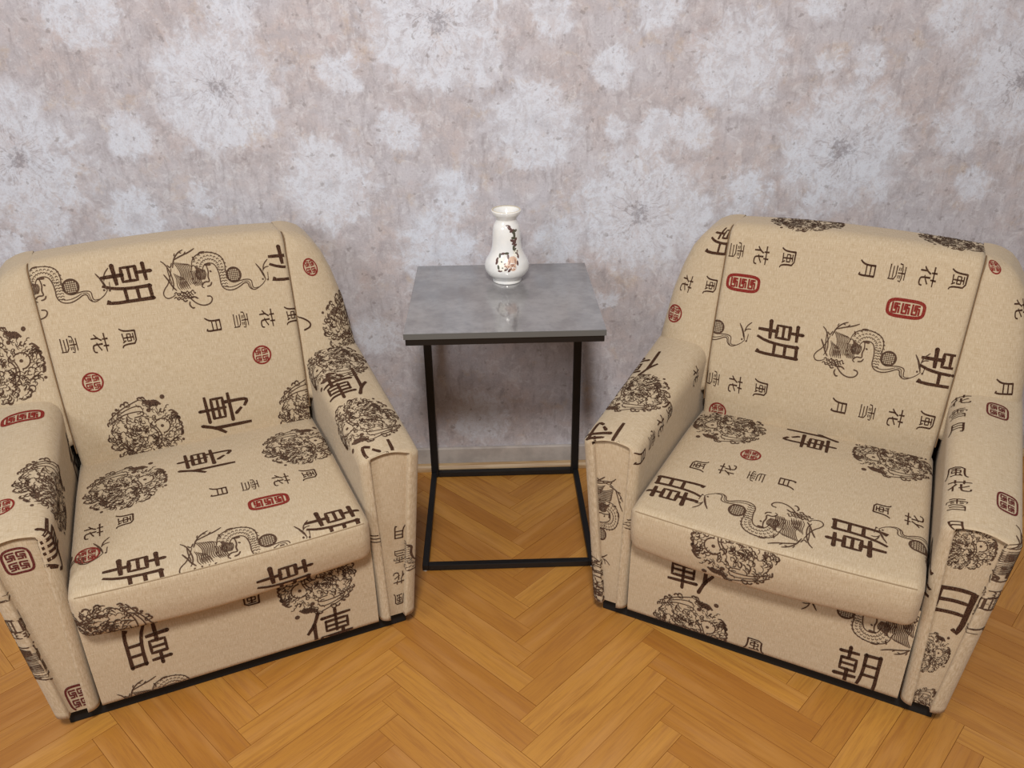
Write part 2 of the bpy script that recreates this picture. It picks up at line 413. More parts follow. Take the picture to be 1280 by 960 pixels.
    ('R', 'base', 'dragon', 0.188, 0.1772, 270, 0.074, 1.0),
    ('R', 'armR', 'hua', 0.3952, 0.4361, 0, 0.0165, 1.25),
    ('R', 'armR', 'xue', 0.344, 0.4337, 0, 0.0165, 1.25),
    ('R', 'armR', 'yue', 0.2895, 0.4337, 0, 0.0165, 1.25),
    ('R', 'armR', 'feng', 0.1395, 0.4385, 0, 0.0165, 1.25),
    ('R', 'armR', 'hua', 0.0969, 0.4458, 0, 0.0165, 1.25),
    ('R', 'armR', 'xue', 0.0424, 0.4434, 0, 0.0165, 1.25),
    ('R', 'armR', 'yue', -0.0172, 0.441, 0, 0.0165, 1.25),
    ('R', 'armR', 'seal_square', 0.3679, 0.5019, 0, 0.026, 0.8),
    ('R', 'armR', 'seal_square', 0.0816, 0.5238, 0, 0.026, 0.75),
    ('R', 'armR', 'zhao', 0.0373, 0.285, 0, 0.05, 0.8),
    ('R', 'panelR', 'yue', 0.0345, 0.2392, 90, 0.05, 1.25),
    ('R', 'panelR', 'medallion', 0.0256, 0.3755, 90, 0.05, 1.0),
    ('R', 'panelR', 'medallion', 0.0673, 0.0, 90, 0.05, 1.0),
    ('R', 'panelR', 'medallion', 0.0245, 0.13, 90, 0.05, 1.0),
    ('R', 'armR', 'dragon', -0.0036, 0.648, 0, 0.074, 1.0),
]
FLOWERS = [(-0.672, 1.044, 0.156, 1), (-0.388, 1.079, 0.051, 0), (-0.895, 0.936, 0.06, 0), (-1.171, 0.894, 0.178, 1), (-0.438, 0.824, 0.12, 0), (-0.943, 1.212, 0.096, 0), (-0.756, 0.787, 0.043, 0), (-0.619, 1.219, 0.067, 0), (-1.155, 0.757, 0.077, 0), (-0.926, 0.738, 0.078, 0), (-1.252, 0.675, 0.051, 0), (-0.163, 1.182, 0.166, 1), (0.102, 1.205, 0.058, 0), (0.065, 0.955, 0.118, 0), (-0.261, 0.942, 0.057, 0), (0.237, 1.082, 0.052, 0), (-0.14, 0.789, 0.063, 0), (0.355, 0.938, 0.058, 0), (0.318, 0.736, 0.172, 1), (-0.183, 0.644, 0.112, 0), (0.12, 0.659, 0.065, 0), (0.336, 1.207, 0.063, 0), (0.256, 0.947, 0.035, 0), (0.533, 1.084, 0.116, 0), (0.812, 0.884, 0.168, 1), (0.585, 0.781, 0.066, 0), (1.081, 0.925, 0.063, 0), (1.05, 1.195, 0.089, 0), (0.841, 1.08, 0.047, 0), (0.746, 1.086, 0.032, 0), (1.214, 1.037, 0.154, 1), (1.158, 0.784, 0.049, 0), (0.438, 0.931, 0.058, 0), (0.71, 1.206, 0.049, 0), (0.441, 0.729, 0.081, 0), (0.249, 0.511, 0.034, 0), (-0.36, 0.416, 0.064, 0), (-0.091, 0.164, 0.09, 0), (-1.351, 1.143, 0.105, 0), (1.412, 1.156, 0.113, 0), (1.493, 0.845, 0.122, 1)]
# ------------------------------------------------------------------ setting
WALL_ROT = .025
room = Matrix.Translation((0, 2.05, 0)) @ Matrix.Rotation(WALL_ROT, 4, 'Z')
def mat_wallpaper():
    t = NT('dandelion_wallpaper'); o = t.obj()
    sep = t.n('ShaderNodeSeparateXYZ'); t.put(sep.inputs[0], o)
    cmb = t.n('ShaderNodeCombineXYZ'); t.put(cmb.inputs[0], sep.outputs[0]); t.put(cmb.inputs[1], sep.outputs[2])
    p = cmb.outputs[0]
    warp = t.n('ShaderNodeTexNoise'); t.put(warp.inputs['Vector'], p); warp.inputs['Scale'].default_value = 16; warp.inputs['Detail'].default_value = 3
    pw = t.vmath('ADD', p, t.vmath('SCALE', t.vmath('SUBTRACT', warp.outputs['Color'], (.5, .5, .5)), scale=.075))
    best, vec = None, None
    for (x, z, r, k) in FLOWERS:
        v = t.vmath('SCALE', t.vmath('SUBTRACT', pw, (x, z, 0)), scale=1/r)
        d = t.vmath('LENGTH', v)
        vz = t.vmath('ADD', v, (0, 0, float(k)))
        if best is None: best, vec = d, vz
        else:
            lt = t.math('LESS_THAN', d, best)
            nd = t.n('ShaderNodeMix', data_type='VECTOR'); t.put(nd.inputs[0], lt); t.put(nd.inputs[4], vec); t.put(nd.inputs[5], vz); vec = nd.outputs[1]
            best = t.math('MINIMUM', best, d)
    sv = t.n('ShaderNodeSeparateXYZ'); t.put(sv.inputs[0], vec)
    flat = t.n('ShaderNodeCombineXYZ'); t.put(flat.inputs[0], sv.outputs[0]); t.put(flat.inputs[1], sv.outputs[1])
    dirv = t.vmath('NORMALIZE', flat.outputs[0])
    rad = t.math('MULTIPLY', best, .35)
    rc = t.n('ShaderNodeCombineXYZ'); t.put(rc.inputs[2], rad)
    rays = t.noise(t.vmath('ADD', dirv, rc.outputs[0]), 11, 3, .65)
    rays2 = t.noise(t.vmath('ADD', dirv, rc.outputs[0]), 5, 2, .6)
    fine = t.noise(p, 95, 4, .7); mid = t.noise(p, 22, 4, .65, .5); big = t.noise(p, 5.5, 3, .6, .3)
    strk = t.noise(t.scale(p, (1.0, .25, 1)), 60, 4, .7)
    # ground: mottled grey-pink plaster look, tan patches, plum-grey smudges
    c = t.mix(t.mapr(big, .38, .62), srgb(191, 188, 195), srgb(189, 179, 180))
    c = t.mix(t.math('MULTIPLY', t.mapr(mid, .40, .62), .60), c, srgb(172, 168, 174))
    m2 = t.noise(t.vmath('ADD', p, (4.2, 1.7, 0)), 30, 5, .7, 1.2)
    c = t.mix(t.math('MULTIPLY', t.mapr(m2, .50, .66), .55), c, srgb(210, 209, 214))
    tan = t.noise(t.vmath('ADD', p, (7.3, 2.1, 0)), 11, 4, .7)
    c = t.mix(t.math('MULTIPLY', t.mapr(tan, .55, .72), .55), c, srgb(190, 170, 152))
    pk = t.noise(t.vmath('ADD', p, (1.3, 9.1, 0)), 17, 4, .7)
    c = t.mix(t.math('MULTIPLY', t.mapr(pk, .58, .76), .40), c, srgb(186, 163, 160))
    c = t.mix(t.math('MULTIPLY', t.mapr(strk, .50, .66), .45), c, srgb(152, 145, 149))
    # flower heads: ragged, broken white dabs
    jag = t.noise(t.scale(p, (1, .85, 1)), 26, 6, .75, 1.0)
    edge = t.math('ADD', best, t.math('MULTIPLY', t.math('SUBTRACT', t.math('ADD', t.math('MULTIPLY', rays2, .40), t.math('MULTIPLY', jag, .60)), .5), 1.7))
    mask = t.mapr(edge, 1.12, .62)
    wn = t.mapr(t.math('ADD', t.math('MULTIPLY', jag, .6), t.math('MULTIPLY', fine, .4)), .42, .58)
    fl = t.math('MULTIPLY', mask, t.math('MULTIPLY_ADD', wn, -.50, .88))
    c = t.mix(fl, c, srgb(212, 217, 229))
    isbig = t.math('GREATER_THAN', sv.outputs[2], .5)
    ray = t.math('MULTIPLY', t.mapr(rays, .50, .64), t.math('MULTIPLY', t.mapr(best, .98, .15), t.math('MULTIPLY_ADD', isbig, .42, .14)))
    c = t.mix(t.math('MULTIPLY', ray, t.mapr(jag, .35, .55)), c, srgb(146, 137, 141))
    halo = t.math('MULTIPLY', t.mapr(t.math('ABSOLUTE', t.math('SUBTRACT', edge, 1.22)), .16, .0), t.math('MULTIPLY', t.mapr(jag, .48, .60), .38))
    c = t.mix(halo, c, srgb(150, 143, 147))
    core = t.math('MULTIPLY', t.mapr(t.math('ADD', best, t.math('MULTIPLY', t.math('SUBTRACT', fine, .5), .9)), .20, .02), t.math('MULTIPLY_ADD', isbig, .40, .22))
    c = t.mix(core, c, srgb(116, 106, 110))
    # fine specks, woven grit and little leaf flecks
    sp = t.noise(p, 210, 3, .65)
    c = t.mix(t.math('MULTIPLY', t.mapr(sp, .56, .72), .42), c, srgb(136, 128, 131))
    c = t.mix(t.math('MULTIPLY', t.mapr(sp, .44, .30), .32), c, srgb(214, 213, 217))
    fk = t.noise(t.vmath('ADD', p, (3.7, 5.5, 0)), 42, 3, .55)
    c = t.mix(t.math('MULTIPLY', t.mapr(fk, .63, .70), .50), c, srgb(132, 124, 124))
    c = t.mix(t.math('MULTIPLY', t.mapr(fine, .42, .28), .45), c, srgb(206, 205, 210))
    t.bump(t.math('ADD', fine, t.math('MULTIPLY', sp, .5)), .12, .002)
    return t.set(Base_Color=c, Roughness=.8, Specular_IOR_Level=.25)
WP = mat_wallpaper()
def struct(o): o['kind'] = 'structure'; return o
wl = struct(box('wall_back', -2.6, 2.6, 0, .12, 0, 2.7, WP)); wl.matrix_world = room
wl['label'] = 'grey-pink wallpaper with pale dandelion heads behind the armchairs'
bb_m = NT('wallpapered_skirting'); _o = bb_m.obj(); _n = bb_m.noise(_o, 20, 4, .6)
bb_m = bb_m.set(Base_Color=bb_m.mix(bb_m.mapr(_n, .35, .65), srgb(186, 178, 172), srgb(168, 160, 155)), Roughness=.7)
vs, fs = box_geo(-2.6, 2.6, -.012, -.0005, 0, .067, .0025)
bb = struct(mesh_obj('baseboard_back', vs, fs, bb_m)); bb.matrix_world = room; bb['label'] = 'low grey baseboard at the foot of the wall'
qm = NT('wood_moulding'); _o = qm.obj(); _n = qm.noise(qm.scale(_o, (2, 40, 40)), 5, 3)
qm = qm.set(Base_Color=qm.mix(qm.mapr(_n, .3, .7), srgb(186, 160, 124), srgb(160, 128, 90)), Roughness=.45)
qp = [(0, 0), (0, .019)] + [(-.016*math.sin(a), .001+.018*math.cos(a)) for a in np.linspace(.1, math.pi/2, 7)] + [(-.016, 0)]
n = len(qp)
vs = [(x, y-.0125, z+.0003) for x in (-2.6, 2.6) for y, z in qp]; fs = [[i, (i+1) % n, n+(i+1) % n, n+i] for i in range(n)] + [list(range(n))[::-1], list(range(n, 2*n))]
tr = struct(fix_normals(mesh_obj('trim_1', vs, fs, qm, smooth=False))); tr.matrix_world = room; tr['label'] = 'thin wooden quarter-round strip along the floor edge'

# herringbone floor: oak planks on a dark bed
fl = struct(box('floor', -2.7, 2.7, -1.2, 2.05, -.03, -.0035, plain('floor_bed', srgb(60, 36, 18), .9)))
fl['label'] = 'oak herringbone parquet floor under the armchairs'
PW_, PL_ = .0493, .3818
WOOD = mat_wood_plank(); JOINT = plain('plank_edge', srgb(148, 96, 44), .9, Specular_IOR_Level=.05)
def plank_geo():
    l, w, h, c, g = PL_, PW_, .006, .00035, .00015
    v = []
    for z, ins in ((-h, g), (-c, g), (0, g+c)):
        v += [(ins, ins, z), (l-ins, ins, z), (l-ins, w-ins, z), (ins, w-ins, z)]
    f = [(8, 9, 10, 11)]
    for k in (0, 4):
        f += [(k+i, k+(i+1) % 4, k+4+(i+1) % 4, k+4+i) for i in range(4)]
    return v, f
pv, pf = plank_geo()
pv = [(x-PL_/2, y-PW_/2, z) for x, y, z in pv]
pm = bpy.data.meshes.new('plank'); pm.from_pydata(pv, [], pf); pm.materials.append(WOOD); pm.materials.append(JOINT); pm.update()
for p in list(pm.polygons)[1:]: p.material_index = 1
S2 = math.sqrt(.5); e1 = np.array([S2, S2]); e2 = np.array([S2, -S2])
rotf = np.array([[math.cos(WALL_ROT), -math.sin(WALL_ROT)], [math.sin(WALL_ROT), math.cos(WALL_ROT)]]); org = np.array([.001, 1.347])
planks = []
for m in range(-6, 6):
    for k in range(-12, 38):
        P = np.array([m*PL_*2*S2, -k*PW_/S2])
        for fam in (0, 1):
            c = P + e1*PL_/2 + e2*PW_/2 if fam == 0 else P - e2*PL_/2 + e1*PW_/2
            c = rotf@c + org
            ang = (math.pi/4 if fam == 0 else -math.pi/4) + WALL_ROT
            if -2.4 < c[0] < 2.4 and -1.0 < c[1] < 2.26 + .025*c[0]: planks.append((c, ang, fam))
def pix(p):
    q = np.array(p) - np.array([0, 0, CAM_H]); x, y, z = q@_r, q@_d, q@_f
    return (640+FPX*x/z, 480+FPX*y/z, z) if z > .05 else (9e9, 9e9, z)
rng = random.Random(5)
far = ([], [])
for c, ang, fam in planks:
    near = False
    for a in (-.5, 0, .5):
        e = (math.cos(ang)*PL_*a, math.sin(ang)*PL_*a)
        x, y, z = pix((c[0]+e[0], c[1]+e[1], 0))
        if -60 < x < 1340 and 560 < y < 1010: near = True
    dz = rng.uniform(-.0004, .0002)
    if near:
        o = bpy.data.objects.new('plank', pm); COL.objects.link(o); o.parent = fl
        o.location = (c[0], c[1], dz); o.rotation_euler = (rng.uniform(-.0008, .0008), rng.uniform(-.0004, .0004), ang)
    else:
        b = len(far[0]); ca, sa = math.cos(ang), math.sin(ang)
        far[0].extend([(c[0]+ca*x-sa*y, c[1]+sa*x+ca*y, z+dz) for x, y, z in pv]); far[1].extend([[b+i for i in f] for f in pf])
if far[0]:
    ff = mesh_obj('plank_field', far[0], far[1], WOOD, fl); ff['kind'] = 'stuff'

# ------------------------------------------------------------------ side table
def build_table():
    T = empty('side_table', (-.018, 1.796, 0), .0246)
    tag(T, 'square side table with grey stone-look top and thin black metal frame', 'side table')
    t = NT('grey_stone_laminate'); o = t.obj()
    n1 = t.noise(o, 9, 5, .6); n2 = t.noise(o, 60, 4, .65)
    c = t.mix(t.mapr(n1, .36, .66), srgb(112, 110, 112), srgb(142, 140, 141))
    c = t.mix(t.math('MULTIPLY', t.mapr(n2, .4, .75), .35), c, srgb(96, 94, 97))
    stone = t.set(Base_Color=c, Roughness=.16, IOR=1.7, Coat_Weight=.5, Coat_Roughness=.05)
    black = plain('black_powder_coat', srgb(9, 9, 11), .42)
    w, d, h, b = .21, .2125, .622, .0150
    box('tabletop', -w, w, -d, d, h-.0135, h, stone, T, .0010)
    edge = plain('grey_edge_band', srgb(92, 92, 90), .45)
    box('edge_band', -w, w, -d-.0012, -d, h-.0130, h-.0006, edge, T)
    z1 = h-.0135; z0 = z1-.015; fw, fd = w-.003, d-.003
    box('top_rail', -fw, fw, -fd, -fd+b, z0, z1, black, T, .0012); box('top_rail', -fw, fw, fd-b, fd, z0, z1, black, T, .0012)
    for s in (-1, 1):
        box('top_rail', min(s*fw, s*(fw-b)), max(s*fw, s*(fw-b)), -fd+b, fd-b, z0, z1, black, T, .0012)
        box('leg', min(s*fw, s*(fw-b*1.35)), max(s*fw, s*(fw-b*1.35)), fd-b, fd, .003, z0, black, T, .0014)
        box('floor_rail', min(s*fw, s*(fw-b)), max(s*fw, s*(fw-b)), -fd, fd-b, .003, .003+b, black, T, .0012)
    box('floor_rail', -fw+b, fw-b, -fd, -fd+b, .003, .003+b, black, T, .0012); box('floor_rail', -fw+b*1.35, fw-b*1.35, fd-b, fd, .003, .003+b, black, T, .0012)
    glide = plain('clear_glide', srgb(190, 185, 178), .3)
    for sx in (-1, 1):
        for sy in (-1, 1):
            k = 10; cx, cy = sx*(fw-.006), sy*(fd-.006)
            vs = [(cx+.006*math.cos(6.283*i/k), cy+.006*math.sin(6.283*i/k), z) for z in (.0004, .0032) for i in range(k)]
            mesh_obj('foot_glide', vs, [[i, (i+1) % k, k+(i+1) % k, k+i] for i in range(k)]+[list(range(k))[::-1], list(range(k, 2*k))], glide, T)
    return T
build_table()

# ------------------------------------------------------------------ vase
VPROF = [(0, .000), (.031, .000), (.034, .003), (.0335, .008), (.038, .013), (.047, .021), (.0518, .031), (.0525, .040), (.0495, .052), (.0425, .064), (.0370, .076), (.0340, .090),
         (.0330, .105), (.0325, .120), (.0305, .133), (.0262, .142), (.0240, .1495), (.0262, .1535), (.0285, .157), (.0325, .1625), (.0345, .1680), (.0345, .1705), (.0325, .1712), (.0290, .1665), (.0235, .156), (.021, .147), (.0245, .130), (.027, .10), (.030, .08), (.038, .06), (.040, .04), (.02, .02), (0, .018)]
def build_vase():
    V = empty('vase', (-.0085, 1.893, .6222), 0)
    tag(V, 'small white porcelain vase with painted flower sprig on the side table', 'vase')
    pts = np.array(VPROF); pr = np.array(VPROF)
    # smooth by Catmull-Rom
    sm = []
    for i in range(len(pts)-1):
        p0, p1, p2, p3 = pts[max(i-1, 0)], pts[i], pts[i+1], pts[min(i+2, len(pts)-1)]
        for u in (0, .34, .67): sm.append(.5*((2*p1)+(-p0+p2)*u+(2*p0-5*p1+4*p2-p3)*u*u+(-p0+3*p1-3*p2+p3)*u**3))
    sm.append(pts[-1]); sm = np.array(sm); sm[:, 0] = np.maximum(sm[:, 0], 0)
    K = 48; vs = []; fs = []
    for r, z in sm: vs += [(r*math.cos(6.28318*k/K), r*math.sin(6.28318*k/K), z) for k in range(K)]
    for i in range(len(sm)-1): fs += [[i*K+k, i*K+(k+1) % K, (i+1)*K+(k+1) % K, (i+1)*K+k] for k in range(K)]
    t = NT('glazed_porcelain'); n = t.noise(t.obj(), 30, 3)
    por = t.set(Base_Color=t.mix(t.mapr(n, .3, .7), srgb(226, 226, 226), srgb(238, 236, 232)), Roughness=.12, Coat_Weight=.4, Coat_Roughness=.04)
    mesh_obj('vase_body', vs, fs, por, V, True)
    # gilded lip
    K = 48; ring = [(.0338, .1708), (.0325, .1722), (.0308, .1712)]
    vs = [(r*math.cos(6.28318*k/K), r*math.sin(6.28318*k/K), z) for r, z in ring for k in range(K)]
    fs = [[i*K+k, i*K+(k+1) % K, (i+1)*K+(k+1) % K, (i+1)*K+k] for i in range(2) for k in range(K)]
    mesh_obj('rim_band', vs, fs, plain('cream_gilt', srgb(214, 200, 170), .3), V, True)
    outer = np.array([p for p in VPROF[:22]]); zz = outer[:, 1]; rr = outer[:, 0]
    def on(u, z):   # u = arc metres to the right of the side facing the camera
        r = np.interp(z, zz, rr); a = -math.pi/2 + u/max(r, .02)
        return ((r+.0004)*math.cos(a), (r+.0004)*math.sin(a), z)
    leaf = plain('painted_olive_leaf', srgb(84, 82, 68), .3); brn = plain('painted_brown_leaf', srgb(96, 70, 66), .3)
    pink = plain('painted_peach_rose', srgb(214, 182, 160), .3); ros = plain('painted_rose_shade', srgb(160, 118, 100), .3); wh = plain('painted_white_flower', srgb(240, 236, 224), .3); dk = plain('painted_dark_eye', srgb(40, 38, 34), .3)
    def petal(name, u, z, a, l, w, m, n=10):
        pts = []
        ca, sa = math.cos(a), math.sin(a)
        cv = [on(u, z)]
        for i in range(n):
            th = 6.28318*i/n; x, y = l/2*math.cos(th), w/2*math.sin(th)*(1 if abs(math.cos(th)) < .95 else .8)
            pts.append(on(u+ca*x-sa*y, z+sa*x+ca*y))
        mesh_obj(name, cv+pts, [[0, i+1, (i+1) % n+1] for i in range(n)], m, V)
    rg = random.Random(3)
    for (u, z) in [(.004, .139), (.008, .134), (.013, .129), (.017, .124), (.019, .118), (.017, .112), (.014, .106), (.018, .100), (.020, .094), (.017, .089), (.022, .107), (.021, .128)]:
        petal('painted_leaf', u, z, rg.uniform(-1, 2), .013, .0065, rg.choice((leaf, leaf, brn)))
    for (u, z) in [(-.016, .073), (-.009, .077), (.000, .078), (.003, .071), (-.023, .064), (.028, .070), (.026, .078), (-.004, .055), (.020, .084), (-.020, .048), (-.016, .040), (-.002, .044), (.006, .042), (.026, .056), (-.024, .058)]:
        petal('painted_leaf', u, z, rg.uniform(0, 2), .011, .0055, rg.choice((leaf, brn, brn)))
    for (u, z, k) in [(-.012, .060, 1.3), (.022, .077, 1.1), (-.010, .047, 1.1)]:
        for i in range(5): petal('painted_blossom', u+.0045*k*math.cos(i*1.257), z+.0045*k*math.sin(i*1.257), i*1.257, .007*k, .005*k, wh, 8)
        petal('painted_eye', u, z+.0002, 0, .0035, .0035, dk, 8)
    for k, (u, z, r) in enumerate([(.013, .060, .0125), (.001, .053, .008), (.015, .047, .008)]):
        petal('painted_rose', u, z, 0, 2*r, 1.8*r, pink, 14)
        for i in range(4): petal('painted_rose_shade', u+r*.55*math.cos(i*1.57+k), z+r*.5*math.sin(i*1.57+k), i*1.57+k+1.57, r*.9, r*.3, ros, 8)
    return V
build_vase()

# ------------------------------------------------------------------ armchairs
FAB = mat_fabric()
INK = mat_print('dark_brown_print', srgb(54, 32, 24)); LINE = mat_print('black_brown_line_print', srgb(74, 55, 45)); RED = mat_print('red_seal_print', srgb(122, 30, 30)); PLUM = mat_print('plum_seal_print', srgb(88, 30, 34))
SEAM = plain('seam_thread', srgb(150, 128, 100), .9)
GROOVE_SHADE = plain('seam_groove_shade', srgb(120, 94, 66), .9)  # dark colour stands in for the shade inside the backrest seams
BLACK = plain('black_plinth', srgb(7, 7, 7), .8)
SHEETS = chair_sheets()
def sheet_obj(name, sh, parent, caps=True, closed_back=None):
    nt, ns = sh.P.shape[:2]
    vs = sh.P.reshape(-1, 3).tolist(); uv = [(s, t) for t in sh.t for s in sh.s]
    fs = [[i*ns+j, i*ns+j+1, (i+1)*ns+j+1, (i+1)*ns+j] for i in range(nt-1) for j in range(ns-1)]
    if sh.hand < 0: fs = [f[::-1] for f in fs]
    if caps == 'cols':       # close the two ends of a swept profile and its open side
        fs += [[i*ns for i in range(nt)], [i*ns+ns-1 for i in range(nt)][::-1], [j for j in range(ns)][::-1] + [(nt-1)*ns+j for j in range(ns)]]
    elif caps == 'rows':
        fs += [list(range(ns)), [(nt-1)*ns+j for j in range(ns)][::-1], [i*ns for i in range(nt)][::-1] + [i*ns+ns-1 for i in range(nt)]]
    o = mesh_obj(name, vs, fs, FAB, parent, True, uv)
    n0 = (nt-1)*(ns-1)
    if caps: fix_normals(o)
    for p in list(o.data.polygons)[n0:]: p.use_smooth = False
    return o
# --- brush strokes of the fabric print, in a unit square (y up)
CH = {
 'zhao': [(.060, [(.05,.86),(.48,.88)]), (.066, [(.26,.99),(.26,.70)]), (.055, [(.10,.70),(.44,.71),(.44,.42),(.10,.42),(.10,.70)]), (.050, [(.10,.56),(.44,.57)]), (.066, [(.0,.26),(.50,.29)]), (.072, [(.27,.42),(.27,.0)]),
          (.062, [(.62,.93),(.62,.5),(.57,.2),(.47,.0)]), (.060, [(.60,.91),(.95,.93)]), (.066, [(.93,.95),(.93,.02),(.84,.08)]), (.055, [(.62,.66),(.93,.67)]), (.055, [(.62,.42),(.93,.43)])],
 'chuan': [(.060, [(.28,1.0),(.17,.74),(.0,.55)]), (.066, [(.17,.76),(.17,.0)]), (.052, [(.34,.84),(.99,.87)]), (.055, [(.65,1.0),(.65,.46)]), (.050, [(.42,.74),(.90,.75),(.90,.52),(.42,.51),(.42,.74)]), (.045, [(.42,.62),(.90,.63)]),
           (.056, [(.30,.37),(1.0,.40)]), (.060, [(.78,.48),(.78,.10),(.74,.02),(.60,.10)]), (.055, [(.46,.28),(.58,.16)])],
 'feng': [(.062, [(.18,.94),(.17,.5),(.12,.2),(.0,.02)]), (.062, [(.16,.93),(.84,.93),(.83,.4),(.88,.10),(1.0,.04)]), (.05, [(.30,.78),(.68,.80)]), (.05, [(.32,.63),(.68,.64),(.68,.42),(.32,.42),(.32,.63)]), (.055, [(.50,.76),(.50,.16)]), (.05, [(.26,.15),(.70,.19)]), (.05, [(.64,.32),(.74,.12)])],
 'hua': [(.058, [(.02,.80),(.98,.82)]), (.06, [(.32,.99),(.32,.66)]), (.06, [(.68,.99),(.66,.66)]), (.058, [(.38,.62),(.24,.38),(.04,.22)]), (.06, [(.24,.44),(.24,.0)]), (.05, [(.88,.52),(.60,.34),(.46,.30)]), (.062, [(.56,.64),(.56,.16),(.64,.05),(.92,.05),(.96,.24)])],
 'xue': [(.045, [(.18,.95),(.82,.96)]), (.042, [(.06,.58),(.10,.79),(.92,.80),(.86,.62)]), (.045, [(.50,.95),(.50,.54)]), (.038, [(.24,.70),(.40,.69)]), (.038, [(.24,.60),(.40,.59)]), (.038, [(.60,.70),(.76,.69)]), (.038, [(.60,.60),(.76,.59)]),
         (.045, [(.16,.45),(.82,.46),(.82,.0)]), (.042, [(.20,.26),(.80,.27)]), (.045, [(.12,.07),(.84,.07)])],
 'yue': [(.066, [(.28,.96),(.28,.5),(.23,.22),(.08,.0)]), (.06, [(.26,.93),(.80,.95)]), (.068, [(.79,.97),(.79,.0),(.66,.08)]), (.055, [(.28,.68),(.78,.69)]), (.055, [(.28,.42),(.78,.43)])],
}
def smooth_line(pts, it=2):
    p = [np.array(q, float) for q in pts]
    for _ in range(it):
        q = [p[0]]
        for a, b in zip(p[:-1], p[1:]): q += [.75*a+.25*b, .25*a+.75*b]
        q.append(p[-1]); p = q
    return np.array(p)
class Ink:
    def __init__(self): self.v, self.f = [], []
    def stroke(self, pts, w, smooth=0, taper=(1, 1), step=.06):
        P = smooth_line(pts, smooth) if smooth else np.array(pts, float)
        out = [P[0]]
        for a, b in zip(P[:-1], P[1:]):
            k = max(1, int(np.linalg.norm(b-a)/step)); out += [a+(b-a)*(i+1)/k for i in range(k)]
        P = np.array(out)
        if len(P) < 2: return
        T = np.gradient(P, axis=0); T /= np.linalg.norm(T, axis=1, keepdims=True)+1e-9
        N = np.stack([-T[:, 1], T[:, 0]], 1)
        u = np.linspace(0, 1, len(P)); ww = w/2*np.where(u < .5, taper[0]+(1-taper[0])*np.minimum(1, u*4), taper[1]+(1-taper[1])*np.minimum(1, (1-u)*4))
        b = len(self.v)
        for p, n, k in zip(P, N, ww): self.v += [p+n*k, p-n*k]
        self.f += [[b+2*i, b+2*i+1, b+2*i+3, b+2*i+2] for i in range(len(P)-1)]
    def dot(self, c, r, n=9):
        b = len(self.v); self.v.append(np.array(c, float))
        self.v += [np.array([c[0]+r*math.cos(6.2832*i/n), c[1]+r*math.sin(6.2832*i/n)]) for i in range(n)]
        self.f += [[b, b+1+i, b+1+(i+1) % n] for i in range(n)]
def make_char(k):
    I = Ink()
    for w, pts in CH[k]:
        d = [(x*2-1, y*2-1) for x, y in pts]
        curved = k not in ('zz',) and len(pts) > 2 and pts[0] != pts[-1]
        I.stroke(d, w*(2.5 if k in ('zhao', 'chuan') else 2.75), 1 if curved else 0, (1.15, .8), .12)
        if k in ('zhao', 'chuan'): I.dot(d[0], w*1.3, 7)
    return I
